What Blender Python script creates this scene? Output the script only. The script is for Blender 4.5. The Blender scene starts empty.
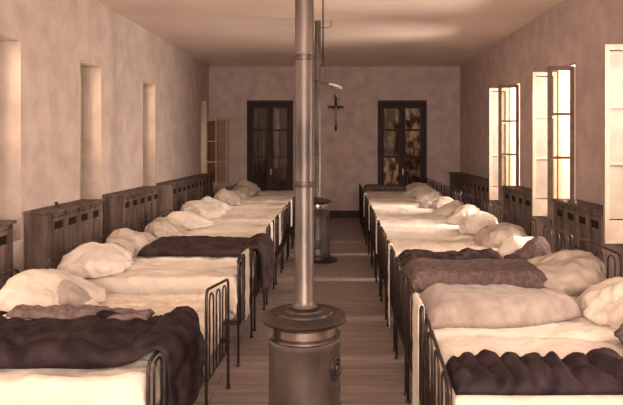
import bpy, bmesh, math, random
from mathutils import Vector, noise, Matrix
random.seed(7)
S = bpy.context.scene
COL = S.collection
PI = math.pi

# ------------------------------------------------------------------ camera, world, lights, exposure
F = 615.0
cam_d = bpy.data.cameras.new('camera'); cam = bpy.data.objects.new('camera', cam_d); COL.objects.link(cam)
cam.location = (0, 0, 1.75); cam.rotation_euler = (PI/2, 0, 0)
cam_d.sensor_width = 36; cam_d.lens = 36*F/623; cam_d.shift_x = -28.5/623; cam_d.shift_y = -58.5/623
cam_d.clip_start = .05
S.camera = cam
S.view_settings.view_transform = 'Standard'; S.view_settings.look = 'None'
S.view_settings.gamma = 1; S.view_settings.use_curve_mapping = False
S.view_settings.exposure = 1.0

w = bpy.data.worlds.new('overcast sky'); S.world = w; w.use_nodes = True
bg = w.node_tree.nodes['Background']; bg.inputs[0].default_value = (1.0, .70, .47, 1); bg.inputs[1].default_value = .46

def area(name, loc, rot, sx, sy, power, col=(1, .805, .69)):
    l = bpy.data.lights.new(name, 'AREA'); l.shape = 'RECTANGLE'; l.size = sx; l.size_y = sy
    l.energy = power; l.color = col
    o = bpy.data.objects.new(name, l); COL.objects.link(o); o.location = loc; o.rotation_euler = rot
    return o
# added fill lamp behind the camera, at the open end of the room
area('end_fill', (0.0, -2.6, 2.3), (math.radians(104), 0, 0), 3.3, 2.2, 330)
# sky light falling in through the windows of the right wall and the left wall
RW = [(.6, 1.25), (2.9, 3.55), (5.22, 5.9), (7.5, 8.15), (9.82, 10.48)]
LW = [(.8, 1.45), (3.1, 3.75), (5.4, 6.03), (7.4, 8.06), (9.77, 10.42), (13.85, 14.42)]
for (y0, y1), pw in zip(RW, (45, 75, 165, 195, 210)):
    area('window_daylight', (3.85, (y0+y1)/2-.1, 2.35), (0, math.radians(74), 0), 1.7, .9, pw)
for y0, y1 in LW[:5]:
    area('window_daylight', (-4.1, (y0+y1)/2-.2, 2.4), (0, math.radians(-74), 0), 1.7, .9, 65)

# ------------------------------------------------------------------ materials
def nmat(name, c1, c2=None, scale=4, rough=.85, bump=0, bscale=40, detail=6, stretch=(1, 1, 1), metal=0, sheen=0, lo=.35, hi=.65):
    m = bpy.data.materials.new(name); m.use_nodes = True; t = m.node_tree; n = t.nodes; b = n['Principled BSDF']
    b.inputs['Roughness'].default_value = rough; b.inputs['Metallic'].default_value = metal
    b.inputs['Specular IOR Level'].default_value = .5 if metal or rough < .5 else .12
    if sheen: b.inputs['Sheen Weight'].default_value = sheen
    tc = n.new('ShaderNodeTexCoord'); mp = n.new('ShaderNodeMapping'); mp.inputs['Scale'].default_value = stretch
    t.links.new(tc.outputs['Object'], mp.inputs[0])
    no = n.new('ShaderNodeTexNoise'); no.inputs['Scale'].default_value = scale; no.inputs['Detail'].default_value = detail
    t.links.new(mp.outputs[0], no.inputs['Vector'])
    r = n.new('ShaderNodeValToRGB'); r.color_ramp.elements[0].position = lo; r.color_ramp.elements[1].position = hi
    r.color_ramp.elements[0].color = (*c1, 1); r.color_ramp.elements[1].color = (*(c2 or c1), 1)
    t.links.new(no.outputs[0], r.inputs[0]); t.links.new(r.outputs[0], b.inputs['Base Color'])
    if bump:
        nb = n.new('ShaderNodeTexNoise'); nb.inputs['Scale'].default_value = bscale; nb.inputs['Detail'].default_value = 4
        t.links.new(mp.outputs[0], nb.inputs['Vector'])
        bu = n.new('ShaderNodeBump'); bu.inputs['Strength'].default_value = bump; bu.inputs['Distance'].default_value = .03 if bscale < 15 else .01
        t.links.new(nb.outputs[0], bu.inputs['Height']); t.links.new(bu.outputs[0], b.inputs['Normal'])
    return m
M = {}
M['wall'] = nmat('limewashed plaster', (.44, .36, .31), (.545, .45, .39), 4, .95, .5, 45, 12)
M['wall_dark'] = nmat('shaded plaster', (.40, .315, .295), (.50, .395, .37), 4, .95, .5, 45, 12)  # darker copy of the wall plaster, shade put into the colour
M['ceiling'] = nmat('ceiling plaster', (.76, .63, .555), (.86, .73, .64), .8, .95, .2, 20, 8)
M['floor'] = None
M['base'] = nmat('dark painted skirting', (.05, .032, .03), (.075, .05, .045), 6, .6)
M['winwood'] = nmat('pale painted window wood', (.30, .245, .19), (.38, .31, .24), 8, .6, .1)
M['winwood_dark'] = nmat('backlit window wood', (.16, .11, .09), (.22, .155, .125), 8, .6, .1)  # window wood painted dark for the leaves seen against the light
M['doorwood'] = nmat('dark door wood', (.030, .018, .018), (.055, .035, .034), 5, .55, .15, 30, 6, (4, 1, .5))
M['locker'] = nmat('stained locker wood', (.075, .052, .043), (.20, .145, .12), 3.2, .62, .2, 40, 8, (3, 3, .45), lo=.38, hi=.72)
M['locker_pale'] = nmat('lit locker end board', (.16, .12, .10), (.32, .25, .21), 3.0, .7, .2, 40, 8, (3, 3, .45), lo=.35, hi=.7)  # paler copy of the locker wood, lit tone put into the colour
M['slot'] = nmat('dark vent slot', (.02, .013, .012), None, 3, .9)
M['iron'] = nmat('black bed iron', (.022, .014, .013), (.05, .033, .028), 20, .42, metal=.35)
M['brass'] = nmat('dull brass', (.3, .2, .1), (.4, .28, .15), 20, .4, metal=.8)
M['stove'] = nmat('cast iron stove', (.045, .033, .029), (.11, .085, .073), 5, .42, .2, 30, 8, (1, 1, .5), metal=.45)
M['stove_dark'] = nmat('blackened cast iron', (.018, .012, .011), (.05, .036, .031), 7, .42, .2, metal=.4)
M['rimmetal'] = nmat('polished iron band', (.20, .165, .145), (.36, .30, .27), 9, .25, metal=.95)
M['pipe'] = nmat('sheet iron pipe', (.035, .027, .023), (.13, .102, .088), 5, .38, .15, 30, 8, (1, 1, .35), metal=.45)
M['sheet'] = nmat('white cotton sheet', (.55, .485, .415), (.63, .56, .475), 3, .95, .9, 9, 6, sheen=.1)
M['sheet_grey'] = nmat('greyish linen', (.33, .28, .235), (.46, .39, .33), 4, .95, .9, 11, 6)
M['linen_tex'] = nmat('figured white coverlet', (.55, .48, .40), (.70, .61, .51), 22, .95, .7, 60, 4)
M['duvet'] = nmat('pale duvet cotton', (.24, .195, .165), (.33, .27, .23), 12, .95, .5, 60, 4, sheen=.2)
M['wool'] = nmat('grey wool blanket', (.10, .07, .065), (.17, .125, .115), 30, .98, .7, 90, 4)
M['satin'] = nmat('dark satin quilt', (.012, .007, .009), (.03, .019, .021), 10, .56, .25, 30, 4)
M['satin_brown'] = nmat('brown quilted satin', (.022, .013, .013), (.048, .031, .03), 10, .7, .3, 30, 4)
M['dark_cloth'] = nmat('dark cloth', (.035, .022, .022), (.07, .047, .044), 10, .95, .4)
M['mattress'] = nmat('mattress ticking', (.45, .37, .30), (.55, .46, .38), 8, .95)
M['ivory'] = nmat('ivory', (.30, .22, .17), (.38, .29, .22), 20, .6)
M['porcelain'] = nmat('white enamel', (.5, .44, .37), None, 5, .3)

def floor_mat():
    m = bpy.data.materials.new('worn floor boards'); m.use_nodes = True; t = m.node_tree; n = t.nodes; b = n['Principled BSDF']
    tc = n.new('ShaderNodeTexCoord')
    br = n.new('ShaderNodeTexBrick'); br.inputs['Scale'].default_value = 1; br.inputs['Brick Width'].default_value = 2.4
    br.inputs['Row Height'].default_value = .16; br.inputs['Mortar Size'].default_value = .004; br.offset = .37
    br.inputs['Color1'].default_value = (.24, .19, .172, 1); br.inputs['Color2'].default_value = (.30, .24, .216, 1); br.inputs['Mortar'].default_value = (.09, .06, .05, 1)
    t.links.new(tc.outputs['Object'], br.inputs['Vector'])
    no = n.new('ShaderNodeTexNoise'); no.inputs['Scale'].default_value = 3; no.inputs['Detail'].default_value = 8
    mp = n.new('ShaderNodeMapping'); mp.inputs['Scale'].default_value = (1, 5, 1); t.links.new(tc.outputs['Object'], mp.inputs[0]); t.links.new(mp.outputs[0], no.inputs['Vector'])
    mx = n.new('ShaderNodeMix'); mx.data_type = 'RGBA'; mx.blend_type = 'MULTIPLY'; mx.inputs[0].default_value = .5
    r = n.new('ShaderNodeValToRGB'); r.color_ramp.elements[0].position = .35; r.color_ramp.elements[1].position = .65
    r.color_ramp.elements[0].color = (.55, .55, .55, 1)
    t.links.new(no.outputs[0], r.inputs[0]); t.links.new(br.outputs[0], mx.inputs[6]); t.links.new(r.outputs[0], mx.inputs[7])
    t.links.new(mx.outputs[2], b.inputs['Base Color']); b.inputs['Roughness'].default_value = .55
    return m
M['floor'] = floor_mat()

def glass_mat(name, rough=.02, tint=(.9, .85, .78)):
    m = bpy.data.materials.new(name); m.use_nodes = True; t = m.node_tree; n = t.nodes
    n.remove(n['Principled BSDF']); out = n['Material Output']
    tr = n.new('ShaderNodeBsdfTransparent'); tr.inputs[0].default_value = (*tint, 1)
    gl = n.new('ShaderNodeBsdfGlossy'); gl.inputs['Roughness'].default_value = rough
    fr = n.new('ShaderNodeFresnel'); fr.inputs[0].default_value = 1.45
    mx = n.new('ShaderNodeMixShader'); t.links.new(fr.outputs[0], mx.inputs[0]); t.links.new(tr.outputs[0], mx.inputs[1]); t.links.new(gl.outputs[0], mx.inputs[2])
    t.links.new(mx.outputs[0], out.inputs[0]); return m
M['glass'] = glass_mat('window glass')
M['pale_pane'] = nmat('pale opaque pane', (.22, .185, .15), (.28, .235, .19), 6, .7)  # opaque pale pane in place of clear glass
M['pale_pane'].node_tree.nodes['Principled BSDF'].inputs['Transmission Weight'].default_value = 0

def quilt_stripe(name, c1, c2, sc):
    """lengthwise striped quilt cloth"""
    m = nmat(name, c1, c2, 14, .6, .3, 40, 4, sheen=.2); return m

# ------------------------------------------------------------------ mesh helpers
class MB:
    def __init__(s): s.b = bmesh.new()
    def box(s, x0, x1, y0, y1, z0, z1, bev=0):
        x0, x1 = sorted((x0, x1)); y0, y1 = sorted((y0, y1)); z0, z1 = sorted((z0, z1))
        tb = bmesh.new() if bev else s.b
        v = [tb.verts.new((x, y, z)) for x in (x0, x1) for y in (y0, y1) for z in (z0, z1)]
        for f in ((0, 1, 3, 2), (4, 6, 7, 5), (0, 4, 5, 1), (2, 3, 7, 6), (0, 2, 6, 4), (1, 5, 7, 3)): tb.faces.new([v[i] for i in f])
        if bev:
            bmesh.ops.bevel(tb, geom=list(tb.edges), offset=bev, segments=2, profile=.6, affect='EDGES')
            me = bpy.data.meshes.new('tmp'); tb.to_mesh(me); tb.free(); s.b.from_mesh(me); bpy.data.meshes.remove(me)
        return s
    def tube(s, pts, r, n=8, cap=True):
        pts = [Vector(p) for p in pts]; rings = []
        t = (pts[1]-pts[0]).normalized(); up = Vector((0, 0, 1)) if abs(t.z) < .9 else Vector((1, 0, 0))
        nx = t.cross(up).normalized()
        for i, p in enumerate(pts):
            if i == 0: d = pts[1]-p
            elif i == len(pts)-1: d = p-pts[i-1]
            else: d = (pts[i+1]-p).normalized()+(p-pts[i-1]).normalized()
            d.normalize(); nx = (nx-d*nx.dot(d)).normalized(); ny = d.cross(nx)
            rr = r[i] if isinstance(r, (list, tuple)) else r
            rings.append([s.b.verts.new(p+nx*rr*math.cos(2*PI*k/n)+ny*rr*math.sin(2*PI*k/n)) for k in range(n)])
        for a, b in zip(rings, rings[1:]):
            for k in range(n): s.b.faces.new((a[k], a[(k+1) % n], b[(k+1) % n], b[k]))
        if cap: s.b.faces.new(rings[0][::-1]); s.b.faces.new(rings[-1])
        return s
    def lathe(s, prof, cx=0, cy=0, n=48):
        rings = [[s.b.verts.new((cx+r*math.cos(2*PI*k/n), cy+r*math.sin(2*PI*k/n), z)) for k in range(n)] for r, z in prof]
        for a, b in zip(rings, rings[1:]):
            for k in range(n): s.b.faces.new((a[k], a[(k+1) % n], b[(k+1) % n], b[k]))
        if prof[0][0] > 1e-4: s.b.faces.new(rings[0][::-1])
        if prof[-1][0] > 1e-4: s.b.faces.new(rings[-1])
        return s
    def sphere(s, c, rx, ry=None, rz=None, n=12):
        ry = ry or rx; rz = rz or rx
        bmesh.ops.create_uvsphere(s.b, u_segments=n, v_segments=max(6, n//2), radius=1, matrix=Matrix.Translation(c) @ Matrix.Diagonal((rx, ry, rz, 1)))
        return s
    def build(s, name, mat, parent=None, smooth=False, loc=None, recalc=True):
        if recalc: bmesh.ops.recalc_face_normals(s.b, faces=s.b.faces)
        me = bpy.data.meshes.new(name); s.b.to_mesh(me); s.b.free()
        me.materials.append(mat if not isinstance(mat, str) else M[mat])
        if smooth:
            for p in me.polygons: p.use_smooth = True
            if smooth == 'auto':
                try: me.set_sharp_from_angle(angle=math.radians(40))
                except Exception: pass
        o = bpy.data.objects.new(name, me); COL.objects.link(o)
        if parent: o.parent = parent
        if loc: o.location = loc
        return o

def tag(o, label, cat, group=None, kind=None):
    o['label'] = label; o['category'] = cat
    if group: o['group'] = group
    if kind: o['kind'] = kind
    return o
def thing(name, label, cat, loc=(0, 0, 0), rz=0, group=None):
    o = bpy.data.objects.new(name, None); COL.objects.link(o); o.location = loc; o.rotation_euler = (0, 0, rz)
    o.empty_display_size = .1
    return tag(o, label, cat, group)
def struct(o, label=None):
    o['kind'] = 'structure'
    if label: o['label'] = label
    return o
def dup(root, loc, rz, label, group=None):
    r = root.copy(); COL.objects.link(r); r.location = loc; r.rotation_euler = (0, 0, rz); r['label'] = label
    if group: r['group'] = group
    for ch in list(root.children):
        c = ch.copy(); COL.objects.link(c); c.parent = r
        for g in ch.children:
            d = g.copy(); COL.objects.link(d); d.parent = c
    return r

# ------------------------------------------------------------------ room shell
XL, XR, YB, YF, H = -3.13, 2.87, 14.7, -3.0, 3.6
TL, TR = .30, .20
struct(MB().box(XL-TL, XR+TR, YF, YB+.2, -.1, 0).build('floor', 'floor'))
struct(MB().box(XL-TL, XR+TR, YF, YB+.2, H, H+.12).build('ceiling', 'ceiling'))
def wall(name, xa, xb, wins, sill, head, mat):
    m = MB(); y = YF
    for y0, y1 in wins:
        m.box(xa, xb, y, y0, 0, H); m.box(xa, xb, y0, y1, 0, sill); m.box(xa, xb, y0, y1, head, H); y = y1
    m.box(xa, xb, y, YB, 0, H)
    bmesh.ops.remove_doubles(m.b, verts=m.b.verts, dist=1e-5)
    return struct(m.build(name, mat, recalc=False))
SILL, HEAD = .80, 2.76
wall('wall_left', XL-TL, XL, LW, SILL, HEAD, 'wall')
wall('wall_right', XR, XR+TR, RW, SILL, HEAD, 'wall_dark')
# back wall with two door recesses
DR = [(-2.22, -1.12), (.90, 2.07)]
m = MB(); x = XL-TL
for x0, x1 in DR:
    m.box(x, x0, YB, YB+.2, 0, H); m.box(x0, x1, YB, YB+.2, 2.79, H); x = x1
m.box(x, XR+TR, YB, YB+.2, 0, H)
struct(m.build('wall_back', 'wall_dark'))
m = MB()
for a, b in ((XL, DR[0][0]-.06), (DR[0][1]+.06, DR[1][0]-.06), (DR[1][1]+.06, XR)):
    m.box(a, b, YB-.02, YB, 0, .16); m.box(a, b, YB-.026, YB, .13, .145)
struct(m.build('baseboard_back', 'base'))
struct(MB().box(XL, XL+.018, YF, YB, 0, .14).build('baseboard_left', 'base'))
struct(MB().box(XR-.018, XR, YF, YB, 0, .14).build('baseboard_right', 'base'))

# doors in the back wall: two glazed leaves each, three lights high
def curtain_mat(name, c1, c2, sc, lo, hi):
    return nmat(name, c1, c2, sc, .6, .2, 30, 8, (1.4, 1, .7), lo=lo, hi=hi)
M['cur_l'] = curtain_mat('dim lace curtain', (.045, .03, .034), (.085, .06, .065), 4, .4, .7)
M['cur_r'] = curtain_mat('patterned lace curtain', (.045, .03, .03), (.36, .28, .24), 7, .46, .66)
M['cur_r2'] = curtain_mat('sagging lace curtain', (.07, .05, .05), (.70, .60, .52), 6, .42, .58)
def back_door(n, x0, x1, label):
    d = struct(thing('door_%d' % n, label, 'door', ((x0+x1)/2, YB, 0))); del d['category']
    hw = (x1-x0)/2; Ht = 2.79
    m = MB(); m.box(-hw, -hw+.07, -.035, .1, 0, Ht); m.box(hw-.07, hw, -.035, .1, 0, Ht); m.box(-hw+.07, hw-.07, -.035, .1, Ht-.08, Ht)
    m.build('door_frame', 'doorwood', d)
    iw = hw-.07
    for s in (-1, 1):
        a, b = (-iw+.004, -.003) if s < 0 else (.003, iw-.004)
        m = MB(); st = .075
        zs = [.02, .80, 1.42, 2.03, 2.68]
        m.box(a, a+st, .0, .045, .02, 2.70); m.box(b-st, b, .0, .045, .02, 2.70)
        m.box(a+st, b-st, .0, .045, .02, .14); m.box(a+st, b-st, .012, .034, .14, .72)
        for z in (.72, 1.42, 2.06): m.box(a+st, b-st, .0, .045, z, z+.05)
        m.box(a+st, b-st, 0, .045, 2.60, 2.70)
        m.box(a+st+.05, b-st-.05, .004, .03, .2, .66)
        lf = m.build('door_leaf', 'doorwood', d)
        for k, (za, zb) in enumerate(((.77, 1.42), (1.47, 2.06), (2.11, 2.60))):
            MB().box(a+st, b-st, .018, .024, za, zb).build('glass_pane', 'glass', lf)
            cm = 'cur_l' if n == 1 else ('cur_r2' if (s > 0 and k >= 1) or (s < 0 and k == 0) else 'cur_r')
            g = MB()
            nx = 14
            vs = [[g.b.verts.new((a+st+(b-a-2*st)*i/nx, .05+.012*math.sin(i*1.9)+(.006 if j else 0), zb if j else za)) for i in range(nx+1)] for j in (0, 1)]
            for i in range(nx): g.b.faces.new((vs[0][i], vs[0][i+1], vs[1][i+1], vs[1][i]))
            g.build('lace_curtain', cm, lf, True)
        if s > 0:
            m = MB(); m.box(.008, .03, -.006, .0, 1.02, 1.16); m.tube([(.018, -.006, 1.1), (.018, -.04, 1.1), (.07, -.045, 1.1)], .008); m.build('door_handle', 'brass', lf)
    MB().box(-hw, hw, .08, .1, 0, Ht-.08).build('door_backing', 'slot', d)
back_door(1, *DR[0], 'dark glazed double door at the left of the back wall')
back_door(2, *DR[1], 'dark glazed double door with pale lace curtains at the right of the back wall')

# windows
wn = [0]
def casement(parent, hinge, length, axis, z0, z1, mat, name='casement', nlights=3, panel=.22, t=.035, hw=.045, pane='glass'):
    """a glazed leaf from its hinge point (x,y) along axis (dx,dy)"""
    hx, hy = hinge; dx, dy = axis; nxv, nyv = -dy, dx
    def bx(m, a, b, za, zb, th=t):
        P = []
        for u in (a, b):
            for v in (-th/2, th/2):
                for z in (za, zb): P.append(m.b.verts.new((hx+dx*u+nxv*v, hy+dy*u+nyv*v, z)))
        for f in ((0, 1, 3, 2), (4, 6, 7, 5), (0, 4, 5, 1), (2, 3, 7, 6), (0, 2, 6, 4), (1, 5, 7, 3)): m.b.faces.new([P[i] for i in f])
    m = MB(); L = length
    bx(m, 0, hw, z0, z1); bx(m, L-hw, L, z0, z1); bx(m, hw, L-hw, z0, z0+panel); bx(m, hw, L-hw, z1-.05, z1)
    zs = [z0+panel+(z1-.05-z0-panel)*k/nlights for k in range(nlights+1)]
    for z in zs[1:-1]: bx(m, hw, L-hw, z-.014, z+.014)
    o = m.build(name, mat, parent)
    for a, b in zip(zs, zs[1:]):
        g = MB(); bx(g, hw, L-hw, a+.014, b-.014, .004); g.build('glass_pane', pane, o)
    return o
def window(side, y0, y1, opened, label, trans=None):
    wn[0] += 1
    d = bpy.data.objects.new('window_%d' % wn[0], None); COL.objects.link(d); struct(d, label)
    xi = XR if side > 0 else XL; t = TR if side > 0 else TL
    xo = xi+side*t
    mat = 'winwood'
    m = MB()
    xf = xi+side*.012 if opened and side > 0 else xo-side*.07
    a, b = sorted((xf, xf+side*.05))
    m.box(a, b, y0, y0+.035, SILL, HEAD); m.box(a, b, y1-.035, y1, SILL, HEAD); m.box(a, b, y0+.035, y1-.035, HEAD-.035, HEAD); m.box(a, b, y0+.035, y1-.035, SILL, SILL+.04)
    if trans: m.box(a, b, y0+.035, y1-.035, trans, trans+.05)
    fr = m.build('window_frame', mat, d)
    # stone sill
    m = MB(); m.box(xi-side*.03, xi+side*t, y0+.001, y1-.001, SILL-.0, SILL+.02) if not (opened and side > 0) else m.box(xi+side*.065, xi+side*(t+.05), y0+.001, y1-.001, SILL, SILL+.02)
    m.build('window_sill', 'wall', d)
    L = (y1-y0-.07)/2
    if opened and side > 0:
        hx = xi-.008
        casement(d, (hx, y0+.02), L+.03, (-1, .0), SILL+.03, HEAD-.06, 'winwood_dark')
        casement(d, (hx, y1-.02), L+.03, (-1, .0), SILL+.0, HEAD-.06, 'winwood', pane='pale_pane')
    elif trans:
        casement(d, (xi+.01, y1-.05), .50, (1, 0), SILL-.1, trans, 'winwood', panel=.15)
        casement(d, (xi+.01, y1-.10), .25, (1, 0), SILL-.1, trans-.02, 'winwood', panel=.15, hw=.03)
        g = MB(); g.box((a+b)/2-.002, (a+b)/2+.002, y0+.035, y1-.035, trans+.05, HEAD-.035); g.build('glass_pane', 'glass', fr)
    else:
        xc = (a+b)/2
        ym = (y0+y1)/2
        casement(d, (xc, y0+.037), L-.002, (0, 1), SILL+.041, HEAD-.036, mat)
        casement(d, (xc, y1-.037), L-.002, (0, -1), SILL+.041, HEAD-.036, mat)
    return d
rl = ['', '', 'nearest open window of the right wall, pale casement at the photo edge', 'middle open window of the right wall with two casements swung in', 'farthest open window of the right wall, near the back']
for (y0, y1), lb in zip(RW, rl): window(1, y0, y1, True, lb or 'window of the right wall outside the photo')
ll = ['', '', 'left wall window at the photo edge, deep plaster reveal', 'second left wall window, between two lockers', 'third left wall window, narrow in the distance', 'last left wall window by the back corner with its casement swung into the room']
for i, ((y0, y1), lb) in enumerate(zip(LW, ll)): window(-1, y0, y1, False, lb or 'window of the left wall outside the photo', 2.36 if i == 5 else None)

# ------------------------------------------------------------------ lockers
def locker(side, y0, y1, nd, label, pale_end=False):
    L = y1-y0
    t = thing('locker_cabinet', label, 'locker', ((XL+.02 if side < 0 else XR-.02), (y0+y1)/2, 0), 0, 'wooden lockers along the walls')
    k = 1 if side < 0 else -1                        # direction into the room
    D = .25; Ht = 1.085; h = L/2
    m = MB()
    m.box(0, k*(D-.02), -h+.02, h-.02, .06, Ht-.03)
    m.box(0, k*(D-.05), -h+.02, h-.02, 0, .06)
    # front stiles
    wd = (L-.04)/nd
    for i in range(nd+1):
        y = -h+.02+wd*i
        m.box(k*(D-.02), k*D, max(y-.018, -h+.02), min(y+.018, h-.02), .06, Ht-.03)
    m.box(k*(D-.02), k*D, -h+.02, h-.02, Ht-.07, Ht-.03); m.box(k*(D-.02), k*D, -h+.02, h-.02, .06, .10)
    m.build('carcass', 'locker', t)
    for s in (-1, 1):
        m = MB(); m.box(0, k*D, s*h, s*(h-.02), 0, Ht-.03)
        m.box(k*.02, k*(D-.02), s*(h+.004), s*h, .1, Ht-.12) if False else None
        e = m.build('end_panel', 'locker_pale' if pale_end else 'locker', t)
    MB().box(-k*.01, k*(D+.025), -h-.015, h+.015, Ht-.03, Ht, .005).build('top_board', 'locker', t)
    for i in range(nd):
        ya = -h+.02+wd*i+.02; yb = -h+.02+wd*(i+1)-.02
        x0 = k*(D-.02); x1 = k*(D+.002)
        m = MB(); st = .035
        m.box(x0, x1, ya, ya+st, .11, Ht-.075); m.box(x0, x1, yb-st, yb, .11, Ht-.075)
        m.box(x0, x1, ya+st, yb-st, .11, .16); m.box(x0, x1, ya+st, yb-st, Ht-.115, Ht-.075); m.box(x0, x1, ya+st, yb-st, Ht-.23, Ht-.195)
        m.box(x0, k*(D-.012), ya+st, yb-st, .16, Ht-.23)
        d = m.build('door', 'locker', t)
        g = MB(); g.box(k*(D-.019), k*(D-.016), ya+st, yb-st, Ht-.195, Ht-.115)
        g.build('vent', 'slot', d)
        MB().sphere((k*(D+.012), yb-.018, .62), .012, n=8).build('knob', 'iron', d, True)
    return t
locker(-1, 3.78, 5.38, 5, 'wooden locker row at the left photo edge, nearest on the left wall')
locker(-1, 6.08, 7.40, 4, 'wooden locker row on the left wall between the first two windows')
locker(-1, 8.10, 9.74, 5, 'wooden locker row on the left wall between the second and third windows', False)
locker(-1, 10.47, 13.83, 10, 'longest wooden locker row on the left wall, running to the back corner', True)
locker(1, 3.62, 5.18, 5, 'wooden locker row on the right wall outside the photo edge')
locker(1, 6.10, 7.48, 4, 'wooden locker row on the right wall nearest the camera, beside the edge window', True)
locker(1, 8.32, 9.80, 4, 'wooden locker row on the right wall between the two far windows', True)
locker(1, 10.65, 14.60, 11, 'longest wooden locker row on the right wall, running to the back corner', True)
tag(MB().lathe([(.014, 0), (.018, .005), (.012, .018), (.02, .035), (.018, .045), (0.0001, .05)], n=16).build('ink_bottle', 'dark_cloth', None, True, (-3.02, 6.55, 1.0855)),
    'tiny dark pot standing on top of the left wall locker', 'pot')

# ------------------------------------------------------------------ stoves and pipes
def stove(loc, label, blabel):
    t = thing('cylindrical_stove', label, 'stove', loc, 0, 'cast iron stoves in the aisle')
    MB().lathe([(.0001, 0), (.30, 0), (.30, .018), (.27, .03), (.205, .04), (.205, .07), (.19, .09), (.0001, .09)]).build('base_plate', 'stove_dark', t, 'auto')
    MB().lathe([(.0001, .09), (.178, .09), (.182, .12), (.176, .14), (.176, .62), (.176, .755), (.181, .762), (.181, .782), (.174, .79), (.0001, .79)]).build('barrel', 'stove', t, 'auto')
    MB().lathe([(.15, .791), (.172, .791), (.180, .797), (.180, .806), (.162, .815), (.160, .85), (.185, .868), (.15, .87)]).build('neck_band', 'rimmetal', t, 'auto')
    MB().lathe([(.0001, .868), (.196, .868), (.213, .878), (.218, .890), (.21, .899), (.19, .903), (.182, .911), (.165, .913), (.160, .908), (.14, .908), (.135, .917), (.095, .922), (.09, .930), (.065, .935), (.0001, .935)]).build('top_plate', 'stove_dark', t, 'auto')
    # small round door with a raised ring on the right of the barrel
    dm = MB(); a = math.radians(-28)
    cx, cy = .178*math.cos(a), .178*math.sin(a); nx, ny = math.cos(a), math.sin(a)
    def ring(m, r, rr, off):
        pts = []
        for k in range(25):
            q = 2*PI*k/24; u = r*math.cos(q); v = r*1.25*math.sin(q)
            ang = a+u/.178; pts.append(((.178+off)*math.cos(ang), (.178+off)*math.sin(ang), .66+v))
        m.tube(pts, rr, 6, False)
    ring(dm, .042, .006, .002); ring(dm, .025, .005, .002); dm.sphere((cx*1.02, cy*1.02, .66), .012, .012, .02, 8)
    dm.build('medallion', 'stove_dark', t, True)
    m = MB()
    m.box(-.055, .055, -.19, -.165, .2, .33, .006); m.box(-.04, .04, -.195, -.185, .21, .32, .004)
    dd = m.build('ash_door', 'stove_dark', t)
    MB().tube([(.03, -.2, .265), (.045, -.215, .265), (.045, -.215, .24)], .006).build('latch', 'iron', dd)
    return t
ST1 = (-.178, 3.07); ST2 = (-.335, 9.25)
stove((ST1[0], ST1[1], 0), 'cylindrical cast iron stove in the front of the aisle', '')
stove((ST2[0], ST2[1], 0), 'small distant cylindrical stove far down the aisle behind the near pipe', '')
def pipe(x, y, rad, label, collars):
    t = thing('stove_pipe', label, 'stove pipe', (x, y, .937), 0, 'sheet iron stove pipes')
    zb = 0
    MB().lathe([(rad+.016, 0), (rad+.02, .006), (rad+.006, .014), (rad, .03), (rad, H-.937-.0)], n=32).build('flue', 'pipe', t, 'auto')
    for z in collars:
        MB().lathe([(rad, z-.014), (rad+.004, z-.012), (rad+.005, z), (rad+.004, z+.012), (rad, z+.014)], n=32).build('collar', 'iron', t, 'auto', (0, 0, -.937))
    return t
pipe(ST1[0], ST1[1], .047, 'tall sheet iron stove pipe rising from the front stove', [1.55, 2.18])
pipe(ST2[0], ST2[1], .046, 'distant stove pipe partly hidden behind the front pipe', [1.6, 2.7])
o = MB().tube([(0, 0, 0), (.12, 0, 0), (.15, 0, .02), (.15, 0, .1)], .005).tube([(-.052+.05*0, 0, 0), (0, 0, 0)], .005).build('pipe_bracket', 'iron', None, True, (ST2[0]+.052, ST2[1], 3.5))
tag(o, 'thin iron bracket hooking the far pipe to the ceiling', 'bracket')

# ------------------------------------------------------------------ hanging lamp
HX, HY = -.138, 5.0
t = thing('hanging_lamp', 'hanging lamp on a thin iron rod with small white reflector', 'lamp', (HX, HY, H))
zb = 2.245-H; zt = 2.39-H
MB().lathe([(.0001, -.02), (.03, -.018), (.04, 0), (.0001, 0)], n=20).build('ceiling_rose', 'iron', t, True)
MB().tube([(0, 0, 0), (0, 0, zt+.03)], .0065).build('rod', 'iron', t, True)
MB().tube([(0, 0, zt+.04), (0, 0, zt+.01), (-.018, 0, zt), (-.024, 0, zt-.015), (-.024, 0, zb+.01), (-.018, 0, zb), (.018, 0, zb), (.024, 0, zb+.01), (.024, 0, zt-.015), (.018, 0, zt), (0, 0, zt+.01)], .005, 6).build('stirrup', 'iron', t, True)
MB().tube([(.018, 0, zb), (.05, 0, zb-.01), (.08, 0, zb-.04), (.10, 0, zb-.08), (.095, 0, zb-.11), (.075, 0, zb-.105)], .004, 6).build('arm', 'iron', t, True)
rf = MB(); rf.lathe([(.060, -.004), (.055, .001), (.03, .006), (.008, .008), (.008, .011), (.032, .009), (.056, .004), (.062, -.002)], n=24)
rf = rf.build('reflector', 'porcelain', t, True, (.10, 0, zb-.025)); rf.rotation_euler = (math.radians(-6), math.radians(17), 0)
MB().lathe([(.0001, -.03), (.012, -.025), (.014, -.01), (.007, 0), (.0001, 0)], n=12).build('burner', 'iron', t, True, (.1, 0, zb-.085))

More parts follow.
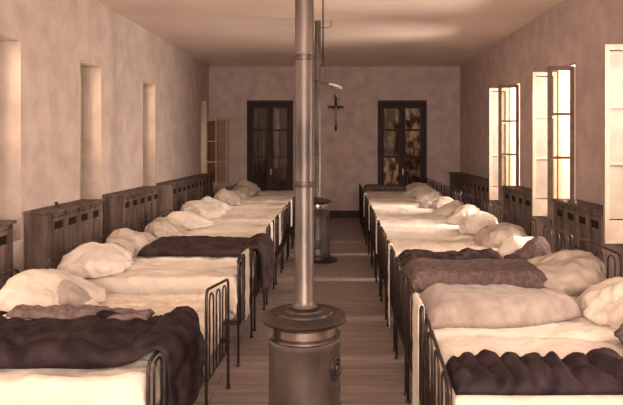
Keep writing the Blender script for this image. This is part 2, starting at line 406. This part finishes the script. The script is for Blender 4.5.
# ------------------------------------------------------------------ crucifix
t = thing('crucifix', 'dark wooden crucifix with pale figure on the back wall', 'crucifix', (-.10, YB-.001, 2.06))
m = MB(); m.box(-.028, .028, -.03, 0, 0, .74, .003); m.box(-.185, .185, -.032, -.002, .54, .60, .003)
m.sphere((0, -.016, .775), .035, .015, .035, 12)
m.build('cross', 'doorwood', t)
m = MB()
m.tube([(0, -.055, .13), (0, -.06, .22), (.006, -.065, .31), (0, -.055, .36), (0, -.055, .43), (0, -.055, .50), (0, -.062, .53)], [.012, .017, .022, .026, .027, .034, .012], 10)
m.sphere((.006, -.07, .565), .021, .022, .028)
for s in (-1, 1): m.tube([(s*.02, -.055, .495), (s*.09, -.05, .535), (s*.165, -.042, .575)], [.013, .010, .007], 8)
m.build('corpus', 'ivory', t, True)

# ------------------------------------------------------------------ soft goods
def fbm(v, sc, seed=0): return noise.fractal(Vector(v)*sc+Vector((seed*7.3, seed*3.1, seed*1.7)), 1.0, 2.0, 3)

def coverlet(name, mat, x0, x1, hw, zt, hang_n, hang_f, amp=.008, seed=0, foot=.16, sag=.0):
    """thin spread over a mattress, local axes: x along the bed (foot at +x), y across"""
    NU, NV = 70, 52; R = .05
    def prof(s, half):            # s: signed arclength from the centre; returns (offset, drop)
        a = abs(s); f = half-R
        if a <= f: return s, 0.0
        q = a-f; L = R*PI/2
        if q < L:
            th = q/R; return math.copysign(f+R*math.sin(th), s), R*(1-math.cos(th))
        return math.copysign(f+R+.012*(q-L)/.2, s), R+(q-L)
    b = bmesh.new(); rows = []
    smax_f = hw-R+R*PI/2+hang_f; smax_n = hw-R+R*PI/2+hang_n
    xm = (x0+x1)/2; hl = (x1-x0)/2; umax = hl-R+R*PI/2+foot; umin = -(hl-R)
    for i in range(NU+1):
        u = umin+(umax-umin)*i/NU; row = []
        px, dx = prof(u, hl)
        for j in range(NV+1):
            s = -smax_n+(smax_n+smax_f)*j/NV
            py, dy = prof(s, hw)
            drop = max(dx, dy)+.25*min(dx, dy)
            z = zt-drop
            n1 = fbm((xm+px, s, 0), 3.2, seed); n2 = fbm((px*1.0+s*.5, s*2.2, 3), 7, seed+5)
            rr = abs(noise.noise(Vector((px*1.6+seed, s*7+.6*n1, seed*.7))))
            e = amp*(n1*1.4+n2*.7+.9*(.25-rr)*(1 if s else 1))
            x, y = xm+px, py
            if dy > .03:
                k = min(1, (dy-.03)/.15); y += math.copysign(1, s)*(k*.010*math.sin(x*26+seed+2*n1)+k*.012*n2+.006)
            if dx > .03:
                k = min(1, (dx-.03)/.12); x += k*.006*math.sin(py*30+seed)
            z += e*(1 if drop < .02 else .4)-sag*max(0, 1-(py/hw)**2)*(.5+.5*n1)
            row.append(b.verts.new((x, y, z)))
        rows.append(row)
    for a, c in zip(rows, rows[1:]):
        for j in range(NV): b.faces.new((a[j], c[j], c[j+1], a[j+1]))
    bmesh.ops.recalc_face_normals(b, faces=b.faces)
    me = bpy.data.meshes.new(name); b.to_mesh(me); b.free(); me.materials.append(M[mat])
    for p in me.polygons: p.use_smooth = True
    o = bpy.data.objects.new(name, me); COL.objects.link(o)
    md = o.modifiers.new('thick', 'SOLIDIFY'); md.thickness = .008; md.offset = 1
    return o

def blob(name, mat, c, r, seed=0, p=2.4, amp=.02, folds=0, fa=.0, lean=0, nsc=5, rot=0, taper=0, parent=None, crease=.12):
    """soft lump resting on z=c.z, radii r (r.z = full height); folds: drapery pleats running down its flank"""
    NU, NV = 72, 34; b = bmesh.new(); rings = []
    cr, sr = math.cos(rot), math.sin(rot)
    for j in range(NV+1):
        ph = PI*j/NV; row = []
        for i in range(NU):
            th = 2*PI*i/NU
            cx, sx = math.cos(th), math.sin(th)
            cp = math.sin(ph); sp = math.cos(ph)
            f = lambda v, q: math.copysign(abs(v)**(2/q), v)
            x = f(cx, p)*f(cp, 2.2); y = f(sx, p)*f(cp, 2.2); z = f(sp, 2.2)
            n1 = fbm((x*r[0], y*r[1], z*r[2]), nsc, seed); n2 = fbm((x*r[0], y*r[1], z*r[2]), nsc*2.6, seed+9)
            k = 1+n1*amp/.1*.5+n2*amp/.1*.2
            if folds:
                w_ = min(1, max(0, (.75-z)/1.0))
                k += fa*w_*(math.sin(th*folds+seed+3*n1)*.7+.5*math.sin(th*folds*1.7+seed*2))
            if z > -.25:
                tw = th*2.2+1.3*n1
                rd = 1-2.2*abs(noise.noise(Vector((math.cos(tw)*1.6+seed, math.sin(tw)*1.6, z*.55+x*.8))))
                rd2 = 1-2.2*abs(noise.noise(Vector((x*r[0]*13+seed*2, y*r[1]*5+n1, z*1.2))))
                rd3 = 1-2.2*abs(noise.noise(Vector((x*r[0]*9+y*r[1]*16+seed, x*r[0]*20-y*r[1]*6, z*.8+n1))))
                k += crease*(rd*.6+rd2*.6+rd3*.3)*(1-max(0, z)**3*.6)
            X = x*r[0]*k*(1+taper*y); Y = y*r[1]*k
            Z = (max(z, -.25)+.25)/1.25*r[2]*(1+n1*amp/.1*.6)+lean*x*r[2]*max(0, z+.25)
            if z <= -.25: Z = 0.0
            row.append(b.verts.new((c[0]+X*cr-Y*sr, c[1]+X*sr+Y*cr, c[2]+Z)))
        rings.append(row)
    for a, d in zip(rings[:-1], rings[1:]):
        for i in range(NU): b.faces.new((a[i], d[i], d[(i+1) % NU], a[(i+1) % NU]))
    bmesh.ops.remove_doubles(b, verts=b.verts, dist=1e-6)
    bmesh.ops.recalc_face_normals(b, faces=b.faces)
    me = bpy.data.meshes.new(name); b.to_mesh(me); b.free(); me.materials.append(M[mat])
    for q in me.polygons: q.use_smooth = True
    o = bpy.data.objects.new(name, me); COL.objects.link(o)
    if parent: o.parent = parent
    return o

def slab(name, mat, path, hw, thick, seed=0, chan=None, amp=.01, nsc=6, edge=.6, tap=None, y0=0, nu=110, nv=44, skew=0, thk=None):
    """padded quilt swept along a path of (x, z) points (its underside), half width hw across y.
    chan(u, v) in 0..1 gives the puff at arclength u (m) and v (m across)"""
    pts = [Vector((p[0], 0, p[1])) for p in path]
    # smooth resample
    dense = []
    for i in range(len(pts)-1):
        p0 = pts[max(i-1, 0)]; p1 = pts[i]; p2 = pts[i+1]; p3 = pts[min(i+2, len(pts)-1)]
        for k in range(24):
            t = k/24; dense.append(.5*((2*p1)+(p2-p0)*t+(2*p0-5*p1+4*p2-p3)*t*t+(3*p1-p0-3*p2+p3)*t**3))
    dense.append(pts[-1])
    acc = [0]
    for a, c in zip(dense, dense[1:]): acc.append(acc[-1]+(c-a).length)
    L = acc[-1]; b = bmesh.new(); top = []; bot = []
    j = 0
    for i in range(nu+1):
        s = L*i/nu
        while j < len(acc)-2 and acc[j+1] < s: j += 1
        t = (s-acc[j])/max(1e-9, acc[j+1]-acc[j]); P = dense[j].lerp(dense[j+1], t)
        T = (dense[min(j+2, len(dense)-1)]-dense[max(j-1, 0)]).normalized(); N = Vector((-T.z, 0, T.x))
        if N.z < 0 and T.x > 0: N = -N
        eu = min(s, L-s)/thick/.9; ru = math.sqrt(max(0, 1-(1-min(1, eu))**2))
        h = hw*(tap(s/L) if tap else 1)
        rt, rb = [], []
        for k in range(nv+1):
            v = h*math.sin(PI/2*(2*k/nv-1)) if False else h*(2*k/nv-1)
            # concentrate points at the rims
            q = 2*k/nv-1; v = h*(q*(1.35-.35*q*q))
            ev = (h-abs(v))/thick/.9; rv = math.sqrt(max(0, 1-(1-min(1, ev))**2))
            n1 = fbm((s, v, 0), nsc, seed); n2 = fbm((s, v, 2), nsc*2.7, seed+4)
            c_ = chan(s, v) if chan else 1
            th = thick*ru*rv*(.55+.45*c_)*(thk(s/L) if thk else 1)
            d = (n1*amp*1.3+n2*amp*.5)*ru*rv
            wob = 1+.03*fbm((s, 0, 5), 4, seed)
            y = y0+v*wob+skew*s
            rt.append(b.verts.new(P+N*(th+d)+Vector((0, y, 0))))
            rb.append(rt[-1] if k in (0, nv) or i in (0, nu) else b.verts.new(P+Vector((0, y, 0))))
        top.append(rt); bot.append(rb)
    for i in range(nu):
        for k in range(nv):
            b.faces.new((top[i][k], top[i][k+1], top[i+1][k+1], top[i+1][k]))
            f = [bot[i][k], bot[i+1][k], bot[i+1][k+1], bot[i][k+1]]
            try: b.faces.new(f)
            except ValueError: pass
    bmesh.ops.recalc_face_normals(b, faces=b.faces)
    me = bpy.data.meshes.new(name); b.to_mesh(me); b.free(); me.materials.append(M[mat])
    for q in me.polygons: q.use_smooth = True
    o = bpy.data.objects.new(name, me); COL.objects.link(o)
    return o

# ------------------------------------------------------------------ iron beds
BL, BW = .75, .36          # half length, half width of the frames
def arch(m, x, ya, yb, z0, z1, r, rad, n=8):
    pts = [(x, ya, z0), (x, ya, z1-r)]
    for k in range(1, 6): a = PI/2*k/5; pts.append((x, ya+r*(1-math.cos(a)), z1-r+r*math.sin(a)))
    for k in range(0, 5): a = PI/2*k/5; pts.append((x, yb-r+r*math.sin(a), z1-r+r*math.cos(a)))
    pts += [(x, yb, z1-r), (x, yb, z0)]
    m.tube(pts, rad, n)
def bed_end(t, x, h, name, slope=0):
    m = MB(); arch(m, x, -BW, BW, 0, h, .05, .0095)
    if slope:
        for v in m.b.verts: v.co.z += slope*(v.co.y/BW)*(v.co.z/h)
    p = m.build(name, 'iron', t, True)
    m = MB()
    for a, b in ((-.27, -.15), (-.06, .06), (.15, .27)): arch(m, x, a, b, .30, h-.035, .05, .0062, 6)
    m.tube([(x, -BW, .30), (x, BW, .30)], .007, 6)
    if slope:
        for v in m.b.verts: v.co.z += slope*(v.co.y/BW)*(v.co.z/h)
    m.build('spindles', 'iron', p, True)
    for s in (-1, 1): MB().lathe([(.0001, 0), (.016, 0), (.018, .01), (.014, .02), (.0001, .022)], x, s*BW, 12).build('foot_cap', 'iron', p, True)
def make_bed(label, slope=0, fh=.83, hh=.86):
    t = thing('iron_bed', label, 'bed', (0, 0, 0), 0)
    bed_end(t, BL, fh, 'footboard', slope); bed_end(t, -BL, hh, 'headboard')
    for s in (-1, 1):
        MB().box(-BL, BL, s*(BW-.008), s*(BW+.004), .325, .36).build('side_rail', 'iron', t)
    m = MB()
    for k in range(9):
        x = -.64+.16*k; m.box(x-.02, x+.02, -BW+.008, BW-.008, .336, .342)
    m.build('slats', 'iron', t)
    MB().box(-.725, .715, -.345, .345, .345, .645, .05).build('mattress', 'mattress', t, True)
    return t
LX, RX = -1.55, 1.21
LY = [3.15, 4.04, 5.2, 6.12, 7.07, 8.02, 8.97, 9.92, 10.87, 11.82, 12.77, 13.72]
RY = [2.93, 3.80, 4.65, 5.55, 6.5, 7.45, 8.4, 9.35, 10.3, 11.25, 12.2, 13.15, 14.1]
ordn = ['first', 'second', 'third', 'fourth', 'fifth', 'sixth', 'seventh', 'eighth', 'ninth', 'tenth', 'eleventh', 'twelfth', 'thirteenth']
GB = 'iron beds in two rows'
bedL = {0: 'front iron bed of the left row, under a dark quilt', 1: 'second iron bed of the left row, its barred footboard fully seen',
        2: 'third iron bed of the left row, black rods beside the stove', 3: 'fourth iron bed of the left row, under the ribbed brown quilt',
        11: 'farthest iron bed of the left row, against the back wall'}
bedR = {0: 'front iron bed of the right row, dark satin quilt along its side', 1: 'second iron bed of the right row, under the pale puffed duvet',
        2: 'third iron bed of the right row, under the grey wool blanket', 3: 'fourth iron bed of the right row, with a dark bunched quilt',
        12: 'farthest iron bed of the right row, against the back wall'}
proto = make_bed('')
proto['group'] = GB
for i, y in enumerate(LY):
    lb = bedL.get(i, '%s iron bed from the front in the left row, white spread' % ordn[i])
    if i == 0: b_ = make_bed(lb, 0, .76); b_['group'] = GB; b_.location = (LX-.07, y, 0)
    elif i == 3: b_ = make_bed(lb, 0, .75); b_['group'] = GB; b_.location = (LX, y, 0)
    elif i == 2: proto.location = (LX, y, 0); proto['label'] = lb
    elif i == 1:
        b_ = make_bed(lb, -.045); b_['group'] = GB; b_.location = (LX, y, 0)
    else: dup(proto, (LX, y, 0), 0, lb)
for i, y in enumerate(RY):
    lb = bedR.get(i, '%s iron bed from the front in the right row, white spread' % ordn[i])
    if i == 0: b_ = make_bed(lb, -.045, .79, hh=.98); b_['group'] = GB; b_.location = (RX, y, 0); b_.rotation_euler = (0, 0, PI)
    elif i == 1: proto_r = make_bed(lb, hh=.98); proto_r['group'] = GB; proto_r.location = (RX, y, 0); proto_r.rotation_euler = (0, 0, PI)
    else: dup(proto_r, (RX, y, 0), PI, lb)

ZT = .672
def put(o, side, y, label, cat, group=None):
    o.location = ((LX-.07*(y == LY[0])) if side < 0 else RX, y, 0); o.rotation_euler = (0, 0, 0 if side < 0 else PI)
    return tag(o, label, cat, group)

GC, GP = 'spreads on the iron beds', 'covered pillows at the bed heads'
def place_bedding(side, ys):
    word = 'left' if side < 0 else 'right'
    for i, y in enumerate(ys):
        # near side of the bed is -y in the world; for the right row the local axes are turned by 180 degrees
        hn, hf = (.20, .16) if side < 0 else (.16, .20)
        if i == 0: hn, hf = (.30, .16) if side < 0 else (.16, .34)
        last = i == len(ys)-1
        mat = 'linen_tex' if (side < 0 and i == 1) or (side > 0 and i == 4) else 'sheet'
        if side > 0 and last: mat = 'sheet_grey'
        o = coverlet('bed_spread', mat, -.70, .725, .375, ZT+.004+random.uniform(-.004, .008)+(.035 if (side > 0 and i == 0) else 0), hn, hf, .017, i*3+(40 if side > 0 else 0), .12)
        lab = {(-1, 0): 'white spread under the dark quilt on the front left bed', (-1, 1): 'figured white spread on the second left bed, beside the barred footboard',
               (-1, 2): 'plain white spread on the third left bed, below the ribbed brown quilt', (-1, 3): 'white spread beneath the ribbed brown quilt on the fourth left bed',
               (1, 0): 'white spread on the front right bed above the dark satin quilt', (1, 1): 'white spread beneath the pale puffed duvet on the right',
               (1, 2): 'white spread beneath the grey wool blanket on the right', (1, 3): 'white spread beneath the dark bunched quilt on the right',
               (1, 4): 'crinkled white spread on the fifth right bed, hanging at its side', (1, 12): 'greyish spread on the farthest right bed by the back wall',
               (-1, 11): 'white spread on the farthest left bed by the back wall'}.get((side, i), 'white spread on the %s bed from the front in the %s row' % (ordn[i], word))
        put(o, side, y, lab, 'bedspread', GC)
place_bedding(-1, LY); place_bedding(1, RY)

ZP = ZT+.012
# generic covered pillows for the far beds
def pillow_for(side, i, y):
    word = 'left' if side < 0 else 'right'
    rnd = random.Random(i*11+(5 if side > 0 else 0))
    mat = rnd.choice(['sheet', 'sheet', 'sheet', 'sheet_grey'])
    o = blob('covered_pillow', mat, (-.46+rnd.uniform(-.03, .04), rnd.uniform(-.03, .03), ZP), (rnd.uniform(.19, .25), rnd.uniform(.26, .31), rnd.uniform(.15, .22)), i+side*3, 2.7, .03, 7, .05, rnd.uniform(-.6, -.1), 5, rnd.uniform(-.45, .45), crease=rnd.uniform(.12, .2))
    tone = 'white' if mat == 'sheet' else 'greyish'
    pos = 'farthest' if i == (11 if side < 0 else 12) else ordn[i]
    return put(o, side, y, '%s covered pillow heaped on the %s bed of the %s row' % (tone, pos, word), 'pillow', GP)
for i, y in enumerate(LY):
    if i > 3: pillow_for(-1, i, y)
for i, y in enumerate(RY):
    if i > 4: pillow_for(1, i, y)

# ---- left row, front beds
put(blob('covered_pillow', 'sheet', (-.20, .12, ZP), (.26, .27, .13), 3, 2.4, .06, 9, .08, -.3), -1, LY[0], 'crumpled white pillow at the left photo edge on the front bed', 'pillow', GP)
put(blob('covered_pillow', 'sheet', (-.33, .0, ZP), (.25, .36, .20), 6, 2.3, .025, 6, .05, -.45, 4), -1, LY[1], 'white draped pillow hump with a grey cloth on it, second left bed', 'pillow', GP)
put(blob('folded_nightcap', 'duvet', (-.12, -.14, ZP+.05), (.10, .12, .11), 8, 2.6, .04, 4, .06, -.8, 8, .5), -1, LY[1], 'small greyish folded cloth lying against the pillow of the second left bed', 'cloth')
put(blob('rolled_sock', 'sheet', (-.02, -.20, ZP+.015), (.06, .07, .07), 18, 2.2, .05, 3, .06, 0, 9, .2), -1, LY[1], 'small white rolled cloth beside the grey cloth on the left', 'cloth')
put(blob('covered_pillow', 'sheet', (-.50, .0, ZP), (.23, .34, .215), 11, 2.4, .025, 6, .05, -.15, 4), -1, LY[2], 'smooth round white pillow hump on the third left bed', 'pillow', GP)
put(blob('covered_pillow', 'sheet_grey', (-.52, -.04, ZP), (.20, .34, .20), 15, 2.2, .05, 12, .09, -.25), -1, LY[3], 'pleated grey white cloth over the pillow beside the ribbed brown quilt', 'pillow', GP)

def ribs(n, w):                      # channels running along the quilt
    return lambda s, v: abs(math.cos(PI*n*v/(2*w)))**.6
def tufts(du, dv, seed):
    def f(s, v):
        a = s/du+.35*fbm((s, v, 1), 3, seed); c = v/dv+.3*fbm((s, v, 4), 3, seed+2)
        return (abs(math.sin(PI*a))**.5)*(abs(math.cos(PI*c))**.5)
    return f
# front left dark quilt, thrown over the foot rail
GQ = 'quilts spread on the beds'
o = slab('eiderdown_quilt', 'satin', [(-.66, .705), (-.3, .70), (.2, .70), (.5, .70), (.64, .72), (.71, .765), (.755, .782), (.795, .74), (.81, .60), (.815, .42), (.815, .36)], .33, .115, 2,
         lambda s_, v: .25+.75*(abs(math.sin(PI*(v/.20+.25*fbm((s_, v, 1), 2.2, 3)+.12*s_)))**.5)*(.6+.4*abs(math.cos(PI*s_/.36+v*4+2*fbm((s_, v, 7), 2, 9)))**.5), .028, 5, tap=lambda t: 1-.16*max(0, (t-.55)/.45), y0=.05, thk=lambda t: 1-.55*min(1, max(0, (t-.6)/.15)))
put(o, -1, LY[0], 'dark puffed quilt thrown over the foot of the front left bed', 'quilt', GQ)
o = slab('wool_blanket', 'wool', [(-.22, .79), (.0, .79), (.2, .785), (.4, .78), (.56, .78)], .08, .035, 21, None, .022, 7, y0=.30)
put(o, -1, LY[0], 'grey blanket bunched along the far edge of the front left dark quilt', 'blanket')
o = slab('eiderdown_quilt', 'satin_brown', [(-.36, .70), (-.1, .70), (.3, .70), (.60, .70), (.69, .73), (.745, .765), (.785, .74), (.805, .62), (.81, .46), (.81, .33)], .36, .10, 5,
         lambda s_, v: 1.25*abs(math.cos(PI*6*v/.72))**.6-.35, .014, 5, tap=lambda t: 1-.12*max(0, (t-.6)/.4), thk=lambda t: 1-.35*min(1, max(0, (t-.55)/.2)))
put(o, -1, LY[3], 'ribbed brown quilt over the fourth left bed, hanging off its foot', 'quilt', GQ)

# ---- right row, front beds (local +x is the aisle end, local +y is nearer the camera)
def cross(s, v): return abs(math.cos(PI*(s/.15+.3*v)))**.55
o = slab('eiderdown_quilt', 'satin', [(-.72, .72), (-.4, .72), (0, .72), (.4, .72), (.735, .72)], .155, .10, 7,
         lambda s, v: (abs(math.sin(PI*(s/(.24-.07*s)+1.6*v*(1.5-s)+.9*fbm((s, v, 0), 2.2, 3))))**.6), .024, 5, y0=.255)
put(o, 1, RY[0], 'dark shiny channelled quilt folded along the front right bed', 'quilt', GQ)
put(blob('covered_pillow', 'wool', (-.46, -.13, ZP+.07), (.25, .20, .14), 31, 2.3, .05, 6, .06, -.2), 1, RY[0], 'dark grey pillow bundle at the right photo edge', 'pillow', GP)
o = slab('puffed_duvet', 'duvet', [(.70, .70), (.4, .695), (0, .695), (-.28, .70)][::-1], .29, .15, 9, lambda s_, v: 1-.35*max(0, 1-s_/.35)*abs(math.sin(v*60+8*s_)), .010, 7, tap=lambda t: .12+.88*min(1, math.sin(min(1, t*1.5)*PI/2)))
put(o, 1, RY[1], 'pale puffed duvet lying on the second right bed', 'duvet', GQ)
put(blob('covered_pillow', 'sheet', (-.50, .02, ZP), (.19, .32, .205), 34, 2.2, .03, 11, .12, -.2, crease=.09), 1, RY[1], 'white pillow hump with hanging pleats beside the right edge window', 'pillow', GP)
o = slab('wool_blanket', 'wool', [(.72, .72), (.4, .70), (0, .70), (-.35, .70)][::-1], .32, .14, 12, None, .012, 5)
put(o, 1, RY[2], 'thick grey wool blanket over the third right bed', 'blanket', GQ)
put(blob('covered_pillow', 'sheet_grey', (-.44, .0, ZP), (.30, .34, .22), 37, 2.3, .03, 7, .08, -.35, crease=.10), 1, RY[2], 'large greyish pillow hump behind the white pleated one', 'pillow', GP)
o = slab('eiderdown_quilt', 'satin_brown', [(.70, .72), (.5, .70), (.2, .70), (-.05, .71), (-.22, .70)][::-1], .17, .105, 14, lambda s_, v: (abs(math.sin(PI*(v/.13+1.1*fbm((s_*.8, v, 1), 2.5, 3)+.5*s_)))**.6), .03, 4, y0=.16)
put(o, 1, RY[3], 'dark bunched quilt rolled on the fourth right bed', 'quilt', GQ)
put(blob('dark_bundle', 'dark_cloth', (-.30, .15, ZP), (.07, .09, .09), 41, 2.2, .05, 3, .05), 1, RY[3], 'small round dark bundle beside the bunched quilt on the right', 'cloth')
put(blob('covered_pillow', 'wool', (-.47, .13, ZP), (.16, .18, .20), 43, 2.2, .04, 5, .06, -.4), 1, RY[3], 'dark grey pointed pillow on the fourth right bed', 'pillow', GP)
put(blob('covered_pillow', 'sheet', (-.50, -.20, ZP), (.21, .145, .20), 44, 2.3, .03, 6, .05), 1, RY[3], 'white pillow behind the dark grey pointed one on the right', 'pillow', GP)
put(blob('covered_pillow', 'sheet_grey', (-.50, .02, ZP), (.23, .31, .22), 47, 2.4, .02, 5, .03, -.2), 1, RY[4], 'smooth round greyish pillow on the fifth right bed', 'pillow', GP)
o = slab('wool_blanket', 'wool', [(.66, .70), (.2, .70), (-.3, .70)][::-1], .24, .10, 50, None, .02, 5, y0=-.08)
put(o, 1, RY[12], 'grey blanket mound on the farthest right bed by the back wall', 'blanket', GQ)

# ---- towels over the foot rails
def towel(side, y, yoff, wid, length, mat, label, back=.16):
    z = .842
    # rail is at local x=.75 : down the inside (mattress side), over, down the outside
    p = [(.737, z-back), (.737, z-.05), (.738, z-.01), (.75, z+.003), (.763, z-.01), (.765, z-.08), (.766, z-length*.5), (.765, z-length)]
    o = slab('towel', mat, p, wid, .006, int(y*10), lambda s, v: .5+.5*math.sin(v*70), .004, 9, nv=20, nu=70, y0=yoff)
    return put(o, side, y, label, 'towel', 'towels hung on the foot rails')
M['sheet_t'] = M['sheet']
towel(1, RY[3], .0, .06, .74, 'sheet', 'long narrow white towel hung on the fourth right footboard')
towel(-1, LY[2], .0, .10, .56, 'sheet_grey', 'greyish cloth hung on the footboard of the third left bed')
towel(-1, LY[4], .0, .10, .45, 'sheet', 'white towel on the footboard of the fifth left bed')
towel(-1, LY[5], .0, .12, .40, 'sheet_grey', 'greyish towel on the footboard of the sixth left bed')
towel(-1, LY[7], .0, .12, .42, 'sheet', 'white towel on the footboard of the eighth left bed')
towel(-1, LY[8], .0, .14, .40, 'sheet', 'white towel on the footboard of the ninth left bed')
towel(1, RY[5], .0, .10, .42, 'sheet', 'white towel on the footboard of the sixth right bed')
towel(1, RY[7], .0, .12, .40, 'sheet', 'white towel on the footboard of the eighth right bed')
towel(1, RY[9], .0, .12, .42, 'sheet', 'white towel on the footboard of the tenth right bed')
towel(1, RY[1], .20, .14, .74, 'sheet', 'long white cloth hung on the second right footboard')
towel(-1, LY[2], -.24, .07, .50, 'dark_cloth', 'dark cloth hung beside a greyish one on the third left footboard')
